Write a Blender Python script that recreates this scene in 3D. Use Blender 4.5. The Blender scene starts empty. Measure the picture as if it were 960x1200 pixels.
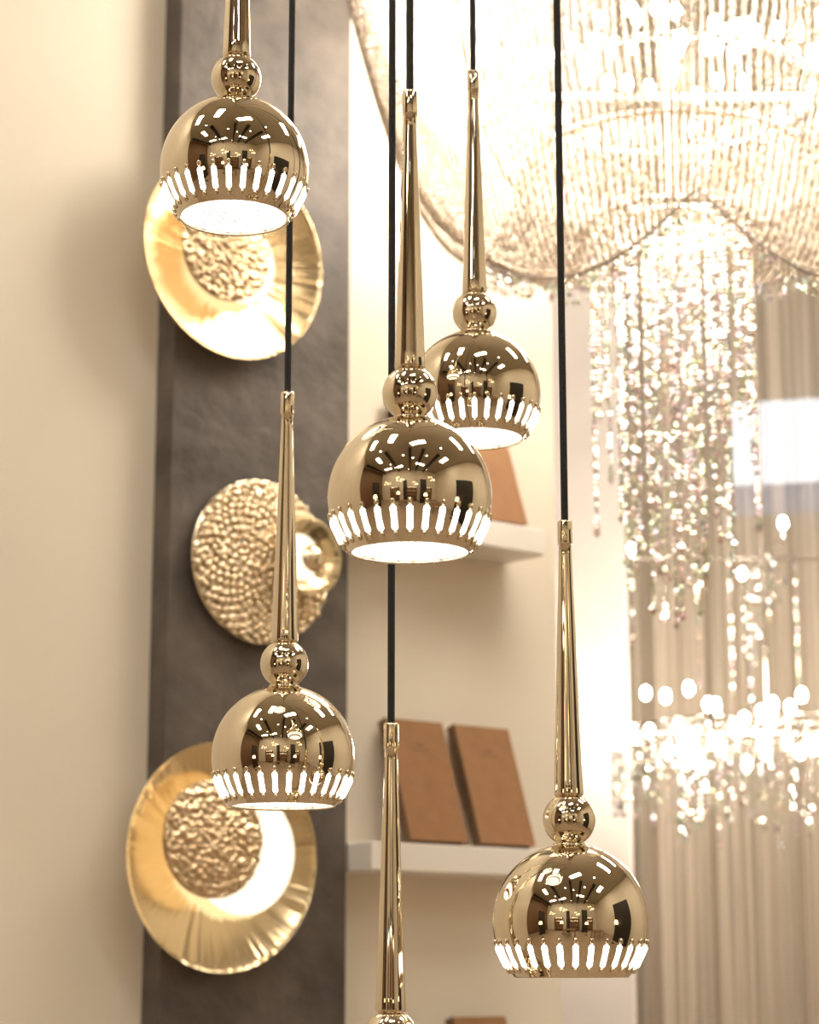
import bpy, math, random
from mathutils import Vector, Matrix, noise
random.seed(4)
scene = bpy.context.scene
COL = scene.collection
scene.view_settings.view_transform = 'Standard'

# ------------------------------------------------------------------ materials
def nt(name):
    m = bpy.data.materials.new(name); m.use_nodes = True
    t = m.node_tree
    for n in list(t.nodes): t.nodes.remove(n)
    out = t.nodes.new('ShaderNodeOutputMaterial')
    return m, t, out

def principled(name, col, rough=.5, metal=0., noise_amt=0., nscale=8., bump=0., bscale=60., spec=None, coat=0., vor=False, nstretch=(1,1,1)):
    m, t, out = nt(name)
    b = t.nodes.new('ShaderNodeBsdfPrincipled')
    b.inputs['Base Color'].default_value = (*col, 1)
    b.inputs['Roughness'].default_value = rough
    b.inputs['Metallic'].default_value = metal
    b.inputs['Coat Weight'].default_value = coat
    if spec is not None: b.inputs['Specular IOR Level'].default_value = spec
    tc = t.nodes.new('ShaderNodeTexCoord')
    mp = t.nodes.new('ShaderNodeMapping'); mp.inputs['Scale'].default_value = nstretch
    t.links.new(tc.outputs['Object'], mp.inputs['Vector'])
    if noise_amt > 0:
        n = t.nodes.new('ShaderNodeTexNoise'); n.inputs['Scale'].default_value = nscale
        n.inputs['Detail'].default_value = 6
        t.links.new(mp.outputs[0], n.inputs['Vector'])
        r = t.nodes.new('ShaderNodeValToRGB')
        r.color_ramp.elements[0].position = .3; r.color_ramp.elements[1].position = .7
        r.color_ramp.elements[0].color = (*[c*(1-noise_amt) for c in col], 1)
        r.color_ramp.elements[1].color = (*[min(1, c*(1+noise_amt)) for c in col], 1)
        t.links.new(n.outputs['Fac'], r.inputs[0]); t.links.new(r.outputs[0], b.inputs['Base Color'])
    if bump > 0:
        if vor:
            n = t.nodes.new('ShaderNodeTexVoronoi'); n.inputs['Scale'].default_value = bscale; o = n.outputs['Distance']
        else:
            n = t.nodes.new('ShaderNodeTexNoise'); n.inputs['Scale'].default_value = bscale; o = n.outputs['Fac']
        t.links.new(mp.outputs[0], n.inputs['Vector'])
        bp = t.nodes.new('ShaderNodeBump'); bp.inputs['Strength'].default_value = bump
        bp.inputs['Distance'].default_value = .01
        t.links.new(o, bp.inputs['Height']); t.links.new(bp.outputs[0], b.inputs['Normal'])
    t.links.new(b.outputs[0], out.inputs[0])
    return m

def emit(name, col, st):
    m, t, out = nt(name)
    e = t.nodes.new('ShaderNodeEmission'); e.inputs[0].default_value = (*col, 1); e.inputs[1].default_value = st
    t.links.new(e.outputs[0], out.inputs[0]); return m

M = {}
M['nickel'] = principled('polished_champagne_nickel', (.78, .685, .52), .026, 1.)
M['slot'] = emit('lit_glass_rod', (1, .95, .86), 5)
m, t, out = nt('crystal_diffuser')
tc = t.nodes.new('ShaderNodeTexCoord'); v = t.nodes.new('ShaderNodeTexVoronoi'); v.inputs['Scale'].default_value = 260
t.links.new(tc.outputs['Object'], v.inputs['Vector'])
r = t.nodes.new('ShaderNodeValToRGB'); r.color_ramp.elements[0].position = .3; r.color_ramp.elements[1].position = .8
r.color_ramp.elements[0].color = (3, 2.8, 2.6, 1); r.color_ramp.elements[1].color = (.84, .77, .68, 1)
t.links.new(v.outputs['Distance'], r.inputs[0])
e = t.nodes.new('ShaderNodeEmission'); e.inputs[1].default_value = 1.
t.links.new(r.outputs[0], e.inputs[0]); t.links.new(e.outputs[0], out.inputs[0]); M['diffuser'] = m
M['cord'] = principled('black_braided_cord', (.012, .011, .011), .7, bump=.6, bscale=700)
M['wall'] = principled('cream_wall_paint', (.82, .75, .63), .8, noise_amt=.03, nscale=2, bump=.05)
M['panel'] = principled('taupe_stucco', (.112, .093, .080), .6, noise_amt=.38, nscale=9, bump=.4, bscale=30)
M['shelf'] = principled('white_lacquer', (.86, .82, .76), .4, noise_amt=.02)
M['book'] = principled('kraft_cover', (.29, .142, .055), .7, noise_amt=.08, nscale=30)
M['page'] = principled('paper_pages', (.16, .09, .045), .8, noise_amt=.1, nscale=90)
M['mark'] = principled('embossed_mark', (.18, .08, .03), .5, noise_amt=.05)
M['hammer'] = principled('hammered_gold', (.78, .61, .40), .14, 1., noise_amt=.15, nscale=60)
M['hammer2'] = principled('studded_pale_gold', (.90, .77, .57), .08, 1., noise_amt=.12, nscale=70)
M['steel'] = principled('chandelier_frame_metal', (.75, .70, .64), .2, 1., noise_amt=.05)
M['hemwire'] = principled('hem_wire_metal', (.35, .29, .24), .35, 1., noise_amt=.05)
M['chain'] = principled('silver_chain', (.66, .58, .49), .2, .9, noise_amt=.4, nscale=160)
M['bulb'] = emit('warm_bulb', (1, .90, .75), 70)
M['dishglow'] = emit('added_glow_plate', (1, .87, .66), 1.6)  # for added plates whose glow imitates the bright crescents in the discs
M['cabled'] = emit('added_cabinet_led', (1, .85, .64), 12)
M['ceilpanel'] = emit('ceiling_panel_glow', (1, .93, .815), 26)
M['floor'] = principled('oak_floor', (.36, .27, .19), .35, noise_amt=.3, nscale=3, nstretch=(1, 8, 1))
M['ceil'] = principled('ceiling_paint', (.40, .35, .28), .9, noise_amt=.04)
M['dark'] = principled('dark_lacquer', (.02, .016, .013), .4, noise_amt=.1)
M['brown'] = principled('walnut_wood', (.20, .11, .055), .5, noise_amt=.3, nscale=5, nstretch=(1, 1, 8))
M['column'] = principled('pale_column_paint', (.70, .64, .60), .7, noise_amt=.03)
M['shade'] = emit('added_lamp_glow', (1, .72, .42), 6)
M['sign'] = emit('backlit_panel', (.84, .91, 1), 1.9)
M['signb'] = emit('blue_backlit_panel', (.32, .46, .74), .55)

m, t, out = nt('spun_gold')
tc = t.nodes.new('ShaderNodeTexCoord'); gr = t.nodes.new('ShaderNodeTexGradient'); gr.gradient_type = 'RADIAL'
t.links.new(tc.outputs['Object'], gr.inputs[0])
n1 = t.nodes.new('ShaderNodeTexNoise'); n1.noise_dimensions = '1D'; n1.inputs['Scale'].default_value = 20; n1.inputs['Detail'].default_value = 3
t.links.new(gr.outputs['Fac'], n1.inputs['W'])
bp = t.nodes.new('ShaderNodeBump'); bp.inputs['Strength'].default_value = .5; bp.inputs['Distance'].default_value = .014
t.links.new(n1.outputs['Fac'], bp.inputs['Height'])
b = t.nodes.new('ShaderNodeBsdfPrincipled'); b.inputs['Base Color'].default_value = (.86, .70, .43, 1)
b.inputs['Metallic'].default_value = 1; b.inputs['Roughness'].default_value = .2
t.links.new(bp.outputs[0], b.inputs['Normal']); t.links.new(b.outputs[0], out.inputs[0]); M['gold'] = m

m, t, out = nt('cut_crystal')
tc = t.nodes.new('ShaderNodeTexCoord'); v = t.nodes.new('ShaderNodeTexVoronoi'); v.inputs['Scale'].default_value = 70
t.links.new(tc.outputs['Object'], v.inputs['Vector'])
mx = t.nodes.new('ShaderNodeMix'); mx.data_type = 'RGBA'; mx.inputs[0].default_value = .34
mx.inputs[6].default_value = (1, .97, .92, 1); t.links.new(v.outputs['Color'], mx.inputs[7])  # random hues in the base colour stand in for rainbow dispersion
g = t.nodes.new('ShaderNodeBsdfPrincipled'); g.inputs['Metallic'].default_value = .85; g.inputs['Roughness'].default_value = .08
t.links.new(mx.outputs[2], g.inputs['Base Color'])
tr = t.nodes.new('ShaderNodeBsdfTransparent'); ms = t.nodes.new('ShaderNodeMixShader'); ms.inputs[0].default_value = .28
t.links.new(g.outputs[0], ms.inputs[1]); t.links.new(tr.outputs[0], ms.inputs[2]); t.links.new(ms.outputs[0], out.inputs[0])
M['crystal'] = m

def sheer(name, col, alpha):
    m, t, out = nt(name)
    d = t.nodes.new('ShaderNodeBsdfDiffuse'); tl = t.nodes.new('ShaderNodeBsdfTranslucent'); tr = t.nodes.new('ShaderNodeBsdfTransparent')
    tc = t.nodes.new('ShaderNodeTexCoord'); mp = t.nodes.new('ShaderNodeMapping'); mp.inputs['Scale'].default_value = (45, 45, .4)
    n = t.nodes.new('ShaderNodeTexNoise'); n.inputs['Scale'].default_value = 1
    t.links.new(tc.outputs['Object'], mp.inputs[0]); t.links.new(mp.outputs[0], n.inputs['Vector'])
    r = t.nodes.new('ShaderNodeValToRGB')
    r.color_ramp.elements[0].position = .35; r.color_ramp.elements[1].position = .65
    r.color_ramp.elements[0].color = (*[c*.66 for c in col], 1); r.color_ramp.elements[1].color = (*[min(1, c*1.22) for c in col], 1)
    t.links.new(n.outputs['Fac'], r.inputs[0])
    t.links.new(r.outputs[0], d.inputs[0]); t.links.new(r.outputs[0], tl.inputs[0])
    a = t.nodes.new('ShaderNodeMixShader'); a.inputs[0].default_value = .3
    b = t.nodes.new('ShaderNodeMixShader'); b.inputs[0].default_value = alpha
    t.links.new(d.outputs[0], a.inputs[1]); t.links.new(tl.outputs[0], a.inputs[2])
    t.links.new(a.outputs[0], b.inputs[1]); t.links.new(tr.outputs[0], b.inputs[2]); t.links.new(b.outputs[0], out.inputs[0])
    return m
M['sheer'] = sheer('sheer_voile', (.80, .70, .58), .42)
M['drape'] = sheer('taupe_drape', (.48, .385, .30), .0)

# ------------------------------------------------------------------ mesh helpers
def obj(name, verts, faces, mat, parent=None, smooth=True, matrix=None):
    me = bpy.data.meshes.new(name); me.from_pydata([tuple(v) for v in verts], [], faces); me.update()
    me.materials.append(mat)
    if smooth:
        for p in me.polygons: p.use_smooth = True
    o = bpy.data.objects.new(name, me); COL.objects.link(o)
    if matrix is not None: o.matrix_world = matrix
    if parent: o.parent = parent
    return o

def empty(name, matrix=None, loc=None):
    o = bpy.data.objects.new(name, None); o.empty_display_size = .1; COL.objects.link(o)
    if loc: o.location = loc
    if matrix is not None: o.matrix_world = matrix
    return o

def lathe_data(prof, seg, vs, fs, axis_off=(0, 0, 0)):
    base = len(vs); ox, oy, oz = axis_off
    for r, z in prof:
        for i in range(seg):
            a = 2*math.pi*i/seg
            vs.append((ox+r*math.cos(a), oy+r*math.sin(a), oz+z))
    for j in range(len(prof)-1):
        for i in range(seg):
            k = (i+1) % seg
            fs.append((base+j*seg+i, base+j*seg+k, base+(j+1)*seg+k, base+(j+1)*seg+i))

def lathe(name, prof, mat, seg=64, parent=None, smooth=True, matrix=None, off=(0, 0, 0)):
    vs, fs = [], []; lathe_data(prof, seg, vs, fs, off)
    return obj(name, vs, fs, mat, parent, smooth, matrix)

def box(name, a, b, mat, parent=None, matrix=None, bevel=0.):
    x0, y0, z0 = a; x1, y1, z1 = b
    vs = [(x0,y0,z0),(x1,y0,z0),(x1,y1,z0),(x0,y1,z0),(x0,y0,z1),(x1,y0,z1),(x1,y1,z1),(x0,y1,z1)]
    fs = [(0,3,2,1),(4,5,6,7),(0,1,5,4),(1,2,6,5),(2,3,7,6),(3,0,4,7)]
    o = obj(name, vs, fs, mat, parent, False, matrix)
    if bevel:
        bm = o.modifiers.new('bevel', 'BEVEL'); bm.width = bevel; bm.segments = 2
    return o

def sphere_prof(r, z, n=16, a0=0., a1=180.):
    return [(max(1e-5, r*math.sin(math.radians(a0+(a1-a0)*i/n))), z+r*math.cos(math.radians(a0+(a1-a0)*i/n))) for i in range(n+1)]

def torus_prof_mesh(vs, fs, R, z, r, seg=64, ms=8, off=(0,0)):
    base = len(vs)
    for i in range(seg):
        a = 2*math.pi*i/seg
        for j in range(ms):
            b = 2*math.pi*j/ms
            rr = R+r*math.cos(b)
            vs.append((off[0]+rr*math.cos(a), off[1]+rr*math.sin(a), z+r*math.sin(b)))
    for i in range(seg):
        for j in range(ms):
            k = (i+1) % seg; l = (j+1) % ms
            fs.append((base+i*ms+j, base+k*ms+j, base+k*ms+l, base+i*ms+l))

CEIL = 5.4
# ------------------------------------------------------------------ pendants
R = .08
def pendant(x, y, z, rot=0.):
    p = empty('pendant_light', loc=(x, y, z))
    amax = math.degrees(math.acos(-.68))
    prof = [(R*math.sin(math.radians(a)), R*math.cos(math.radians(a))) for a in [3+ (amax-3)*i/60 for i in range(61)]]
    ri = R-.0022
    prof += [(R*math.sin(math.radians(amax))-.0006, R*math.cos(math.radians(amax))-.0010),
             (ri*math.sin(math.radians(amax))-.0006, -.68*R-.0008)]
    prof += [(ri*math.sin(math.radians(a)), ri*math.cos(math.radians(a))) for a in [amax-(amax-90)*i/16 for i in range(17)]]
    lathe('globe_shade', prof, M['nickel'], 128, p)
    zp = -.68*R+.0035
    rp = math.sqrt(ri*ri-zp*zp)-.0005
    lathe('crystal_diffuser', [(1e-5, zp-.003), (rp*.5, zp-.0022), (rp, zp)], M['diffuser'], 64, p)
    cz = .1045; br = .0272
    bp = [(.0165, .0765), (.0172, .0785), (.0165, .0805), (.0120, .0815), (.0120, .0835)]
    lathe('neck_collar', [(1e-5, .0765)]+bp, M['nickel'], 48, p)
    lathe('ball_joint', sphere_prof(br, cz, 32), M['nickel'], 64, p)
    st = [(.0105, .1275), (.0148, .1295), (.0153, .1315)]
    for i in range(1, 21):
        f = i/20; st.append((.0151+(.0066-.0151)*f, .1315+(.3945-.1315)*f))
    st += [(.0077, .3948), (.0080, .396), (.0078, .4185), (.0072, .4205), (.0035, .4208)]
    lathe('tapered_stem', st, M['nickel'], 48, p)
    top = CEIL-z
    lathe('cord', [(.0038, .419), (.0038, top-.02)], M['cord'], 12, p)
    lathe('ceiling_cup', [(.004, top-.05), (.02, top-.045), (.03, top-.03), (.03, top), (1e-5, top)], M['nickel'], 32, p)
    N = 30; vs, fs, bv, bf = [], [], [], []
    def capsule(cvs, cfs, c, ax, L, r, seg=8, n=4):
        ax = ax.normalized(); s = ax.orthogonal().normalized(); t2 = ax.cross(s)
        prof = []
        for i in range(n+1):
            a = math.pi/2*i/n; prof.append((r*math.sin(a), -L/2-r*math.cos(a)))
        for i in range(n+1):
            a = math.pi/2*(1-i/n); prof.append((r*math.sin(a), L/2+r*math.cos(a)))
        b = len(cvs)
        for rr, zz in prof:
            for k in range(seg):
                q = 2*math.pi*k/seg
                cvs.append(c+ax*zz+(s*math.cos(q)+t2*math.sin(q))*max(rr, 1e-5))
        for j in range(len(prof)-1):
            for k in range(seg):
                l = (k+1) % seg
                cfs.append((b+j*seg+k, b+j*seg+l, b+(j+1)*seg+l, b+(j+1)*seg+k))
    phi = math.radians(-26)
    for i in range(N):
        a = 2*math.pi*(i+rot)/N
        out = Vector((math.cos(a)*math.cos(phi), math.sin(a)*math.cos(phi), math.sin(phi)))
        up = Vector((-math.cos(a)*math.sin(phi), -math.sin(a)*math.sin(phi), math.cos(phi)))
        capsule(vs, fs, out*(R-.0014), up, .0180, .0033)
        for sgn in (-1, 1):
            ph = phi+sgn*math.radians(11.4)
            o2 = Vector((math.cos(a)*math.cos(ph), math.sin(a)*math.cos(ph), math.sin(ph)))
            u2 = Vector((-math.cos(a)*math.sin(ph), -math.sin(a)*math.sin(ph), math.cos(ph)))
            capsule(bv, bf, o2*(R+.0004), u2, .0018, .0022)
    obj('lit_glass_rods', vs, fs, M['slot'], p)
    obj('bead_studs', bv, bf, M['nickel'], p)
    return p

pendant(.0004, 2.1038, 2.0674, .5)
pendant(-.1885, 2.2597, 2.464, .5)
pendant(.0799, 2.6095, 2.3074, .3)
pendant(-.1409, 2.478, 1.854, .2)
pendant(.1652, 2.3106, 1.6673, .45)
pendant(-.019, 2.29, 1.449, 0)

# ------------------------------------------------------------------ oblique display wall
yaw = math.radians(39); d = Vector((math.cos(yaw), math.sin(yaw), 0)); n = Vector((math.sin(yaw), -math.cos(yaw), 0))
O = Vector((-.1259, 4.444, 0))
def WM(s, h, z):
    p = O+d*s+n*h
    return Matrix(((d.x, 0, n.x, p.x), (d.y, 0, n.y, p.y), (0, 1, 0, z), (0, 0, 0, 1)))
W0 = WM(0, 0, 0)
box('wall_left', (-6.2, 0, -.2), (.575, CEIL, 0), M['wall'], matrix=W0)
box('stucco_wall_panel', (-.468, 0, 0), (-.0457, CEIL, .06), M['panel'], matrix=W0)

def shelf(zt, books):
    box('wall_shelf', (-.04, zt-.055, 0), (.425, zt, .135), M['shelf'], matrix=W0, bevel=.003)
    for s0, w, L in books:
        e = empty('book', matrix=WM(s0, .118, zt+.0085))
        mt = Matrix.Rotation(math.radians(-18.5), 4, 'X')
        def bb(nm, a, b, mat, bev=0.):
            o = box(nm, a, b, mat, bevel=bev); o.parent = e; o.matrix_local = mt; return o
        bb('pages', (.003, .003, -.021), (w-.004, L-.003, -.003), M['page'])
        bb('front_cover', (0, 0, -.003), (w, L, 0), M['book'], .001)
        bb('back_cover', (0, 0, -.024), (w, L, -.021), M['book'], .001)
        bb('spine', (-.001, 0, -.024), (.002, L, 0), M['page'])
        bb('stamped_mark_a', (w*.45, L*.78, .0), (w*.58, L*.80, .0006), M['mark'])
        bb('stamped_mark_b', (w*.38, L*.745, .0), (w*.65, L*.755, .0006), M['mark'])
shelf(1.880, [(.070, .150, .262), (.252, .150, .262)])
shelf(2.553, [(.085, .142, .262), (.248, .142, .262)])
shelf(1.290, [(.245, .142, .262)])

# ------------------------------------------------------------------ gold wall discs
def hammered(name, r, mat, parent, z, bulge=.01, off=(0, 0), amp=.004, freq=55, nr=26, ns=110, dome=False):
    vs, fs = [(off[0], off[1], z+bulge)], []
    for j in range(1, nr+1):
        rr = r*j/nr
        for i in range(ns):
            a = 2*math.pi*i/ns; x = rr*math.cos(a); y = rr*math.sin(a)
            dd = noise.voronoi(Vector((x*freq+7*r, y*freq, 3.1+z*5)))[0][0]
            hgt = amp*max(-.2, 1-(dd*1.5)**2) if dome else amp*(dd-.4)
            vs.append((off[0]+x, off[1]+y, z+bulge*(1-(j/nr)**2)+hgt))
    for i in range(ns): fs.append((0, 1+i, 1+(i+1) % ns))
    for j in range(nr-1):
        for i in range(ns):
            k = (i+1) % ns; b = 1+j*ns
            fs.append((b+i, b+ns+i, b+ns+k, b+k))
    b = 1+(nr-1)*ns; c = len(vs)
    for i in range(ns):
        a = 2*math.pi*i/ns; vs.append((off[0]+r*math.cos(a), off[1]+r*math.sin(a), z-.006))
    for i in range(ns):
        k = (i+1) % ns; fs.append((b+i, c+i, c+k, b+k))
    return obj(name, vs, fs, mat, parent)

def studs(parent, R0, rs0, rs1, NS, z, bulge, off, mat):
    vs, fs = [], []; ga = math.pi*(3-math.sqrt(5))
    for i in range(NS):
        rr = R0*math.sqrt((i+.5)/NS); a = i*ga
        x = rr*math.cos(a)+random.uniform(-.002, .002); y = rr*math.sin(a)+random.uniform(-.002, .002)
        lathe_data(sphere_prof(random.uniform(rs0, rs1), 0, 5, 0, 100), 12, vs, fs, (off[0]+x, off[1]+y, z+bulge*(1-(rr/R0)**2)))
    return obj('stud_field', vs, fs, mat, parent)

def dish_sconce(s, z, rdish, rham, off, lamp, rl):
    e = empty('gold_disc_wall_lamp', matrix=WM(s, .06, z))
    prof = []
    for i in range(25):
        f = i/24; prof.append((max(1e-5, rdish*f), .006+.045*f**2.2))
    prof += [(rdish+.001, .052), (rdish, .046)] + [(rdish*f, -.0+.042*f**2.2) for f in (.9, .7, .5, .3)] + [(rdish*.3, 0), (1e-5, 0)]
    lathe('dish', prof, M['gold'], 96, e)
    lathe('mount_post', [(.012, .004), (.012, .055)], M['gold'], 24, e, off=(off[0], off[1], 0))
    hammered('hammered_disc', rham, M['hammer'], e, .060, .012, off, .006, 95, 50, 190, True)
    lathe('added_glow_plate', [(1e-5, .046), (rl*.9, .042), (rl, .036), (rl*.9, .034)], M['dishglow'], 48, e, off=(lamp[0], lamp[1], 0))  # added glowing plate, stands in for the lit crescent on the dish
    return e
dish_sconce(-.364, 3.003, .208, .100, (-.028, .0), (.018, -.005), .086)
dish_sconce(-.3665, 1.840, .210, .108, (-.03, .03), (.052, .012), .118)
e = empty('hammered_disc_wall_lamp', matrix=WM(-.27, .06, 2.408))
hammered('hammered_plate', .161, M['hammer2'], e, .022, .010, (0, 0), .002, 85, 60, 220, True)
studs(e, .156, .0058, .0088, 330, .025, .010, (0, 0), M['hammer2'])
lathe('mount_post', [(.02, 0), (.02, .03)], M['gold'], 24, e)
vs, fs = [], []
lathe_data([(1e-5, .058), (.03, .057), (.058, .062), (.076, .074), (.078, .073), (.06, .058), (.03, .052), (1e-5, .052)], 64, vs, fs, (.075, .012, 0))
obj('small_dish', vs, fs, M['gold'], e)
lathe('small_post', [(.01, .03), (.01, .054)], M['gold'], 16, e, off=(.075, .012, 0))
lathe('added_glow_plate', [(1e-5, .063), (.042, .062), (.046, .060)], M['dishglow'], 48, e, off=(.062, .012, 0))  # glowing plate added for the bright crescent of the small dish
lathe('cap', sphere_prof(.030, .050, 10, 0, 80), M['hammer2'], 32, e, off=(.092, .012, 0))

# ------------------------------------------------------------------ chandeliers
def bez(p0, p1, p2, p3, t):
    u = 1-t
    return tuple(u*u*u*a+3*u*u*t*b+3*u*t*t*c+t*t*t*e_ for a, b, c, e_ in zip(p0, p1, p2, p3))

def strings(name, parent, lines, rad, mat, cyclic=False):
    cu = bpy.data.curves.new(name, 'CURVE'); cu.dimensions = '3D'; cu.bevel_depth = rad; cu.bevel_resolution = 0
    for pts in lines:
        sp = cu.splines.new('POLY'); sp.points.add(len(pts)-1)
        for q, pt in zip(sp.points, pts): q.co = (*pt, 1)
        sp.use_cyclic_u = cyclic
    cu.materials.append(mat)
    o = bpy.data.objects.new(name, cu); COL.objects.link(o); o.parent = parent; return o

def bead(vs, fs, c, s):
    a0 = random.random()*1.5; b = len(vs)
    vs.append(c+Vector((0, 0, s*1.1)))
    for q in range(4):
        vs.append(c+Vector((s*math.cos(a0+q*math.pi/2), s*math.sin(a0+q*math.pi/2), 0)))
    vs.append(c-Vector((0, 0, s*1.1)))
    for q in range(4):
        fs.append((b, b+1+q, b+1+(q+1) % 4)); fs.append((b+5, b+1+(q+1) % 4, b+1+q))

def beads(name, parent, strands, size, step, mat, big=.1):
    vs, fs = [], []
    for (x, y, z0, L) in strands:
        k = int(L/step)
        for i in range(k):
            s = size*(1 if random.random() > big else 1.5)*(1.5 if i == k-1 else 1)
            bead(vs, fs, Vector((x, y, z0-(i+.5)*step)), s)
    return obj(name, vs, fs, mat, parent, False)

def path_beads(name, parent, lines, size, step, mat):
    vs, fs = [], []
    for pts in lines:
        acc = random.random()*step
        for a, b in zip(pts[:-1], pts[1:]):
            a = Vector(a); b = Vector(b); L = (b-a).length
            while acc < L:
                bead(vs, fs, a.lerp(b, acc/L), size); acc += step
            acc -= L
    return obj(name, vs, fs, mat, parent, False)

def bulbs(name, parent, ring, r, z, size, mat, jit=0., ph=.3):
    vs, fs = [], []
    for i in range(ring):
        a = 2*math.pi*(i+ph)/ring
        lathe_data([(max(1e-5, q[0]), q[1]*1.5) for q in sphere_prof(size, 0, 8)], 12, vs, fs, (r*math.cos(a), r*math.sin(a), z+random.uniform(-jit, jit)))
    return obj(name, vs, fs, mat, parent)

C = (.518, 4.2)
ch = empty('draped_chain_chandelier', loc=(C[0], C[1], 0))
lines = []; hem = []
N = 210
for i in range(N):
    th = 2*math.pi*i/N; m_ = abs(math.sin(2*(th+math.pi/2)))**.85
    f = (1-math.sin(th))/2
    P = 2.70+.14*(1-f)-m_*.46*f*f
    pts = []
    for k in range(25):
        r_, z_ = bez((.72, 3.95), (.60, 3.3), (.44, P), (.27, 3.22), k/24)
        pts.append((r_*math.cos(th), r_*math.sin(th), z_))
    lines.append(pts)
    q = min(pts, key=lambda a: a[2]); hem.append((q[0], q[1], q[2]-.002, random.choice((.016, .03, .045))))
strings('outer_draped_chains', ch, lines, .0020, M['chain'])
path_beads('outer_chain_beads', ch, lines, .0036, .0088, M['chain'])
strings('hem_wire', ch, [[(a, b, c) for a, b, c, _ in hem]], .003, M['hemwire'], True)
beads('hem_crystals', ch, hem, .0048, .0145, M['crystal'])
lines = []
for i in range(120):
    th = 2*math.pi*i/120; pts = []
    for k in range(15):
        r_, z_ = bez((.40, 3.95), (.48, 3.42), (.34, 3.10), (.157, 3.087), k/14)
        pts.append((r_*math.cos(th), r_*math.sin(th), z_))
    lines.append(pts)
strings('inner_basket_chains', ch, lines, .0020, M['chain'])
path_beads('inner_chain_beads', ch, lines, .0034, .0088, M['chain'])
vs, fs = [], []
for (rr, zz, tr_) in ((.72, 3.95, .012), (.40, 3.95, .01), (.27, 3.22, .006), (.157, 3.087, .008), (.10, 3.09, .005), (.3, 3.36, .006)):
    torus_prof_mesh(vs, fs, rr, zz, tr_)
obj('ring_frame', vs, fs, M['steel'], ch)
box('spoke_a', (-.72, -.008, 3.94), (.72, .008, 3.956), M['steel'], ch)
box('spoke_b', (-.008, -.72, 3.94), (.008, .72, 3.956), M['steel'], ch)
box('bulb_bar_a', (-.3, -.006, 3.354), (.3, .006, 3.366), M['steel'], ch)
box('bulb_bar_b', (-.006, -.3, 3.354), (.006, .3, 3.366), M['steel'], ch)
box('lower_bar_a', (-.157, -.004, 3.083), (.157, .004, 3.091), M['steel'], ch)
lathe('suspension_rod', [(.008, 3.09), (.008, CEIL)], M['steel'], 16, ch)
lathe('ceiling_rose', [(.02, CEIL-.06), (.1, CEIL-.04), (.11, CEIL), (1e-5, CEIL)], M['steel'], 32, ch)
st = []
for i in range(26):
    a = 2*math.pi*i/26; st.append((.157*math.cos(a), .157*math.sin(a), 3.08, random.choice((.30, .38, .50, .62))))
for i in range(17):
    a = 2*math.pi*(i+.4)/17; st.append((.105*math.cos(a), .105*math.sin(a), 3.08, random.uniform(.50, .74)))
for i in range(8):
    a = 2*math.pi*i/8; st.append((.05*math.cos(a), .05*math.sin(a), 3.08, random.uniform(.70, .82)))
beads('crystal_strands', ch, st, .0058, .0112, M['crystal'], .05)
strings('strand_wires', ch, [[(x, y, z), (x, y, z-L)] for x, y, z, L in st], .0012, M['steel'])
bulbs('candle_bulbs', ch, 26, .30, 3.40, .011, M['bulb'], .02)
bulbs('inner_bulbs', ch, 20, .16, 3.44, .011, M['bulb'], .05)
bulbs('high_bulbs', ch, 24, .36, 3.58, .011, M['bulb'], .06)
for dx, dz in ((-.22, 3.5), (.22, 3.5), (0, 3.3)):
    l = bpy.data.lights.new('chandelier_lamp', 'POINT'); l.energy = 32; l.color = (1, .90, .77); l.shadow_soft_size = .25
    lo = bpy.data.objects.new('chandelier_lamp', l); COL.objects.link(lo); lo.parent = ch; lo.location = (dx, -.05, dz)

c2 = empty('tiered_crystal_chandelier', loc=(.97, 6.0, 0))
vs, fs = [], []
for rr, zz in ((.42, 2.28), (.24, 2.28)): torus_prof_mesh(vs, fs, rr, zz, .0035, 48, 6)
obj('ring_frame', vs, fs, M['steel'], c2)
for zz, rr in ((2.28, .42), (2.76, .36)):
    box('bar_x', (-rr, -.003, zz-.003), (rr, .003, zz+.003), M['steel'], c2); box('bar_y', (-.003, -rr, zz-.003), (.003, rr, zz+.003), M['steel'], c2)
lathe('suspension_rod', [(.005, 2.2), (.005, CEIL)], M['steel'], 12, c2)
lathe('ceiling_rose', [(.02, CEIL-.06), (.08, CEIL-.04), (.09, CEIL), (1e-5, CEIL)], M['steel'], 32, c2)
bulbs('lower_bulbs', c2, 36, .42, 2.31, .012, M['bulb'], .05)
bulbs('inner_bulbs', c2, 20, .24, 2.27, .012, M['bulb'], .08)
bulbs('upper_bulbs', c2, 4, .36, 2.785, .011, M['bulb'], .0, 0)
l = bpy.data.lights.new('lamp', 'POINT'); l.energy = 14; l.color = (1, .87, .70); l.shadow_soft_size = .15
lo = bpy.data.objects.new('lamp', l); COL.objects.link(lo); lo.parent = c2; lo.location = (0, -.1, 2.4)
st = []
for i in range(90):
    a = 2*math.pi*i/90; st.append((.42*math.cos(a), .42*math.sin(a), 2.27, random.uniform(.12, .24)))
for i in range(34):
    a = 2*math.pi*i/34; st.append((.24*math.cos(a), .24*math.sin(a), 2.27, random.uniform(.2, .3)))
for i in range(9):
    u = -.36+.09*i
    st.append((u, 0, 2.757, random.uniform(.1, .4))); st.append((0, u, 2.757, random.uniform(.1, .4)))
beads('crystal_strands', c2, st, .0060, .017, M['crystal'])

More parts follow.
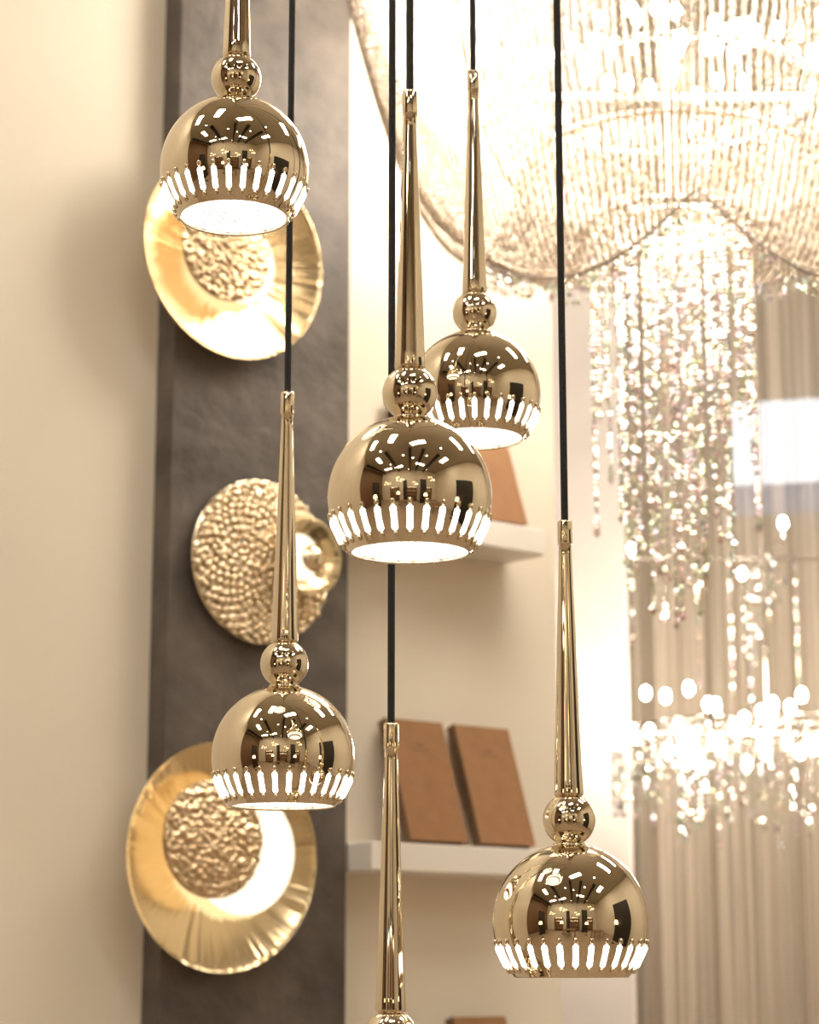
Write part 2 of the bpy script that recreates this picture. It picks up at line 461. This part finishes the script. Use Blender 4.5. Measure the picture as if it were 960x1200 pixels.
# ------------------------------------------------------------------ room
X0, X1, Y0, Y1 = -5.6, 5, -5, 8
box('floor', (X0, Y0, -.1), (X1, Y1, 0), M['floor'])
box('ceiling', (X0, Y0, CEIL), (X1, Y1, CEIL+.1), M['ceil'])
box('wall_back', (X0, Y1, 0), (X1, Y1+.1, CEIL), M['wall'])
box('wall_front', (X0, Y0-.1, 0), (X1, Y0, CEIL), M['wall'])
box('wall_right', (X1, Y0, 0), (X1+.1, Y1, CEIL), M['wall'])
box('wall_side', (X0-.1, Y0, 0), (X0, Y1, CEIL), M['brown'])
box('column', (.26, 6.4, 0), (.64, 6.8, CEIL), M['column'], bevel=.01)

def curtain(name, x0, x1, y, mat, amp, freq, seed):
    vs, fs = [], []; nx = 420; rows = 8
    for j in range(rows+1):
        zz = .01+(CEIL-.08)*j/rows
        for i in range(nx+1):
            x = x0+(x1-x0)*i/nx
            w = amp*math.sin(x*freq+1.3*math.sin(x*3.1+seed))+amp*.4*math.sin(x*freq*2.7+seed)
            vs.append((x, y+w*(1+.15*math.sin(zz*1.3+x*2)), zz))
    for j in range(rows):
        for i in range(nx):
            b = j*(nx+1)+i; fs.append((b, b+1, b+nx+2, b+nx+1))
    return obj(name, vs, fs, mat)
curtain('sheer_curtain', .66, 3.6, 6.92, M['sheer'], .03, 38, 1.)
curtain('taupe_curtain', .66, 3.6, 7.65, M['drape'], .05, 22, 2.)
box('curtain_rail', (.64, 6.88, CEIL-.05), (3.7, 6.96, CEIL), M['steel'])

sg = empty('hanging_light_panel', matrix=Matrix.Translation((1.30, 7.30, 0)) @ Matrix.Rotation(math.radians(-14), 4, 'Z'))
box('lit_face', (-.22, -.01, 3.27), (.9, .01, 3.56), M['sign'], sg)
box('lower_band', (-.22, -.012, 3.17), (.9, .012, 3.27), M['signb'], sg)
lathe('hang_rod', [(.006, 3.5), (.006, CEIL)], M['steel'], 8, sg)

for px, py, a, L, Wd in ((-1.6, -3.4, 20, .6, .2), (1.3, -2.6, -15, .55, .18), (-3.2, -.6, 80, .6, .2), (3.4, -.2, 90, .6, .25), (-2.3, 1.9, 39, .5, .16),  # last panel in this row is added to lighten the left wall
                      (.5, .9, 35, .5, .18), (2.6, 3.4, 0, .6, .25), (2.8, 6.0, 0, .6, .25), (-1.0, 1.6, 60, .45, .18), (.9, 5.6, 0, .5, .2), (-3.4, -3.4, 0, .6, .2)):
    q = empty('ceiling_light', matrix=Matrix.Translation((px, py, CEIL)) @ Matrix.Rotation(math.radians(a), 4, 'Z'))
    box('trim_frame', (-L-.04, -Wd-.04, -.03), (L+.04, Wd+.04, -.001), M['dark'], q)
    box('glow_panel', (-L, -Wd, -.034), (L, Wd, -.028), M['ceilpanel'], q)
for px, py in ((-.6, -.8), (.3, -1.3), (2.1, 1.2), (-2.2, .7), (1.5, -.6), (-2.4, -2.2), (2.6, -3.9), (-.2, -4.2)):
    q = empty('ceiling_downlight', loc=(px, py, CEIL))
    lathe('can', [(.10, -.001), (.10, -.12), (.085, -.12), (.085, -.08)], M['dark'], 24, q)
    lathe('lens', [(1e-5, -.08), (.085, -.08)], M['ceilpanel'], 24, q)
for px in (-4.8, -1.9, 0, 1.0, 2.4):  # dark strips added behind the camera for contrast in the globe reflections
    box('added_dark_strip', (px-.1, Y0, CEIL-.25), (px+.1, .3, CEIL-.001), M['dark'])

def display_cabinet(x, y, w):
    e = empty('display_cabinet', loc=(x, y, 0))
    box('back', (-w/2, -.25, 0), (w/2, -.2, 2.4), M['brown'], e)
    box('side_a', (-w/2, -.2, 0), (-w/2+.04, .2, 2.4), M['brown'], e)
    box('side_b', (w/2-.04, -.2, 0), (w/2, .2, 2.4), M['brown'], e)
    for k in range(5):
        box('board', (-w/2+.04, -.2, .1+k*.55), (w/2-.04, .2, .14+k*.55), M['dark'], e)
        if k: box('added_shelf_light', (-w/2+.1, -.1, .085+k*.55), (w/2-.1, -.06, .098+k*.55), M['cabled'], e)  # glowing strips of the invented showroom that the globes mirror
display_cabinet(-2.6, -4.7, 1.6); display_cabinet(.3, -4.7, 1.6); display_cabinet(3, -4.7, 1.6)
def added_floor_lamp(x, y, h=1.7):  # unseen lamps, invented to show as warm spots in the globes
    e = empty('added_floor_lamp', loc=(x, y, 0))
    lathe('base', [(1e-5, .03), (.15, .025), (.16, 0)], M['dark'], 32, e)
    lathe('pole', [(.012, .02), (.012, h-.1)], M['dark'], 12, e)
    lathe('shade', [(.14, h), (.22, h-.3)], M['shade'], 32, e)
added_floor_lamp(-1.4, -2.8); added_floor_lamp(1.7, -2.2, 1.6); added_floor_lamp(3.4, .8, 1.8); added_floor_lamp(-3.1, -.6, 1.7)
def table(x, y):
    e = empty('display_table', loc=(x, y, 0))
    box('top', (-.7, -.4, .71), (.7, .4, .75), M['brown'], e, bevel=.005)
    for a in (-.64, .6):
        for b in (-.36, .32): box('leg', (a, b, 0), (a+.04, b+.04, .71), M['dark'], e)
table(-.3, -2.2); table(2.6, -1.0)
def cluster(x, y, z):  # unseen glowing clusters, invented for the polished globes to reflect
    e = empty('added_globe_cluster', loc=(x, y, 0))
    for k in range(7):
        a = k*2.4; rr = .12+.05*k
        zz = z+.18*math.sin(k*1.9)
        lathe('glass_globe', sphere_prof(.06, zz, 10), M['shade'], 16, e, off=(rr*math.cos(a), rr*math.sin(a), 0))
        lathe('wire', [(.004, zz+.05), (.004, CEIL)], M['dark'], 6, e, off=(rr*math.cos(a), rr*math.sin(a), 0))
cluster(-.9, -1.6, 2.9); cluster(2.2, -1.7, 3.1); cluster(-2.8, -2.6, 2.8); cluster(.7, -3.2, 2.7)
box('added_dark_screen', (-.9, -3.6, 0), (-.4, -3.5, 3.2), M['dark'])  # unseen dark screens, added to put dark patches into the globe reflections
box('added_dark_screen', (1.4, -3.6, 0), (2.3, -3.5, 3.4), M['dark'])
box('added_dark_screen', (3.9, .4, 0), (4.0, 2.6, 3.2), M['dark'])
box('added_dark_screen', (-3.9, -2.1, 0), (-3.8, -.9, 3.0), M['dark'])

# ------------------------------------------------------------------ world + camera
w = bpy.data.worlds.new('world'); scene.world = w; w.use_nodes = True
w.node_tree.nodes['Background'].inputs[0].default_value = (1, .9, .8, 1); w.node_tree.nodes['Background'].inputs[1].default_value = .3
cam = bpy.data.cameras.new('camera'); co = bpy.data.objects.new('camera', cam); COL.objects.link(co)
co.location = (0, 0, 1.6); co.rotation_euler = (math.radians(90+12.15), 0, 0)
cam.sensor_width = 36; cam.lens = 78; cam.clip_start = .05
cam.dof.use_dof = True; cam.dof.focus_distance = 2.36; cam.dof.aperture_fstop = 6.5
scene.camera = co
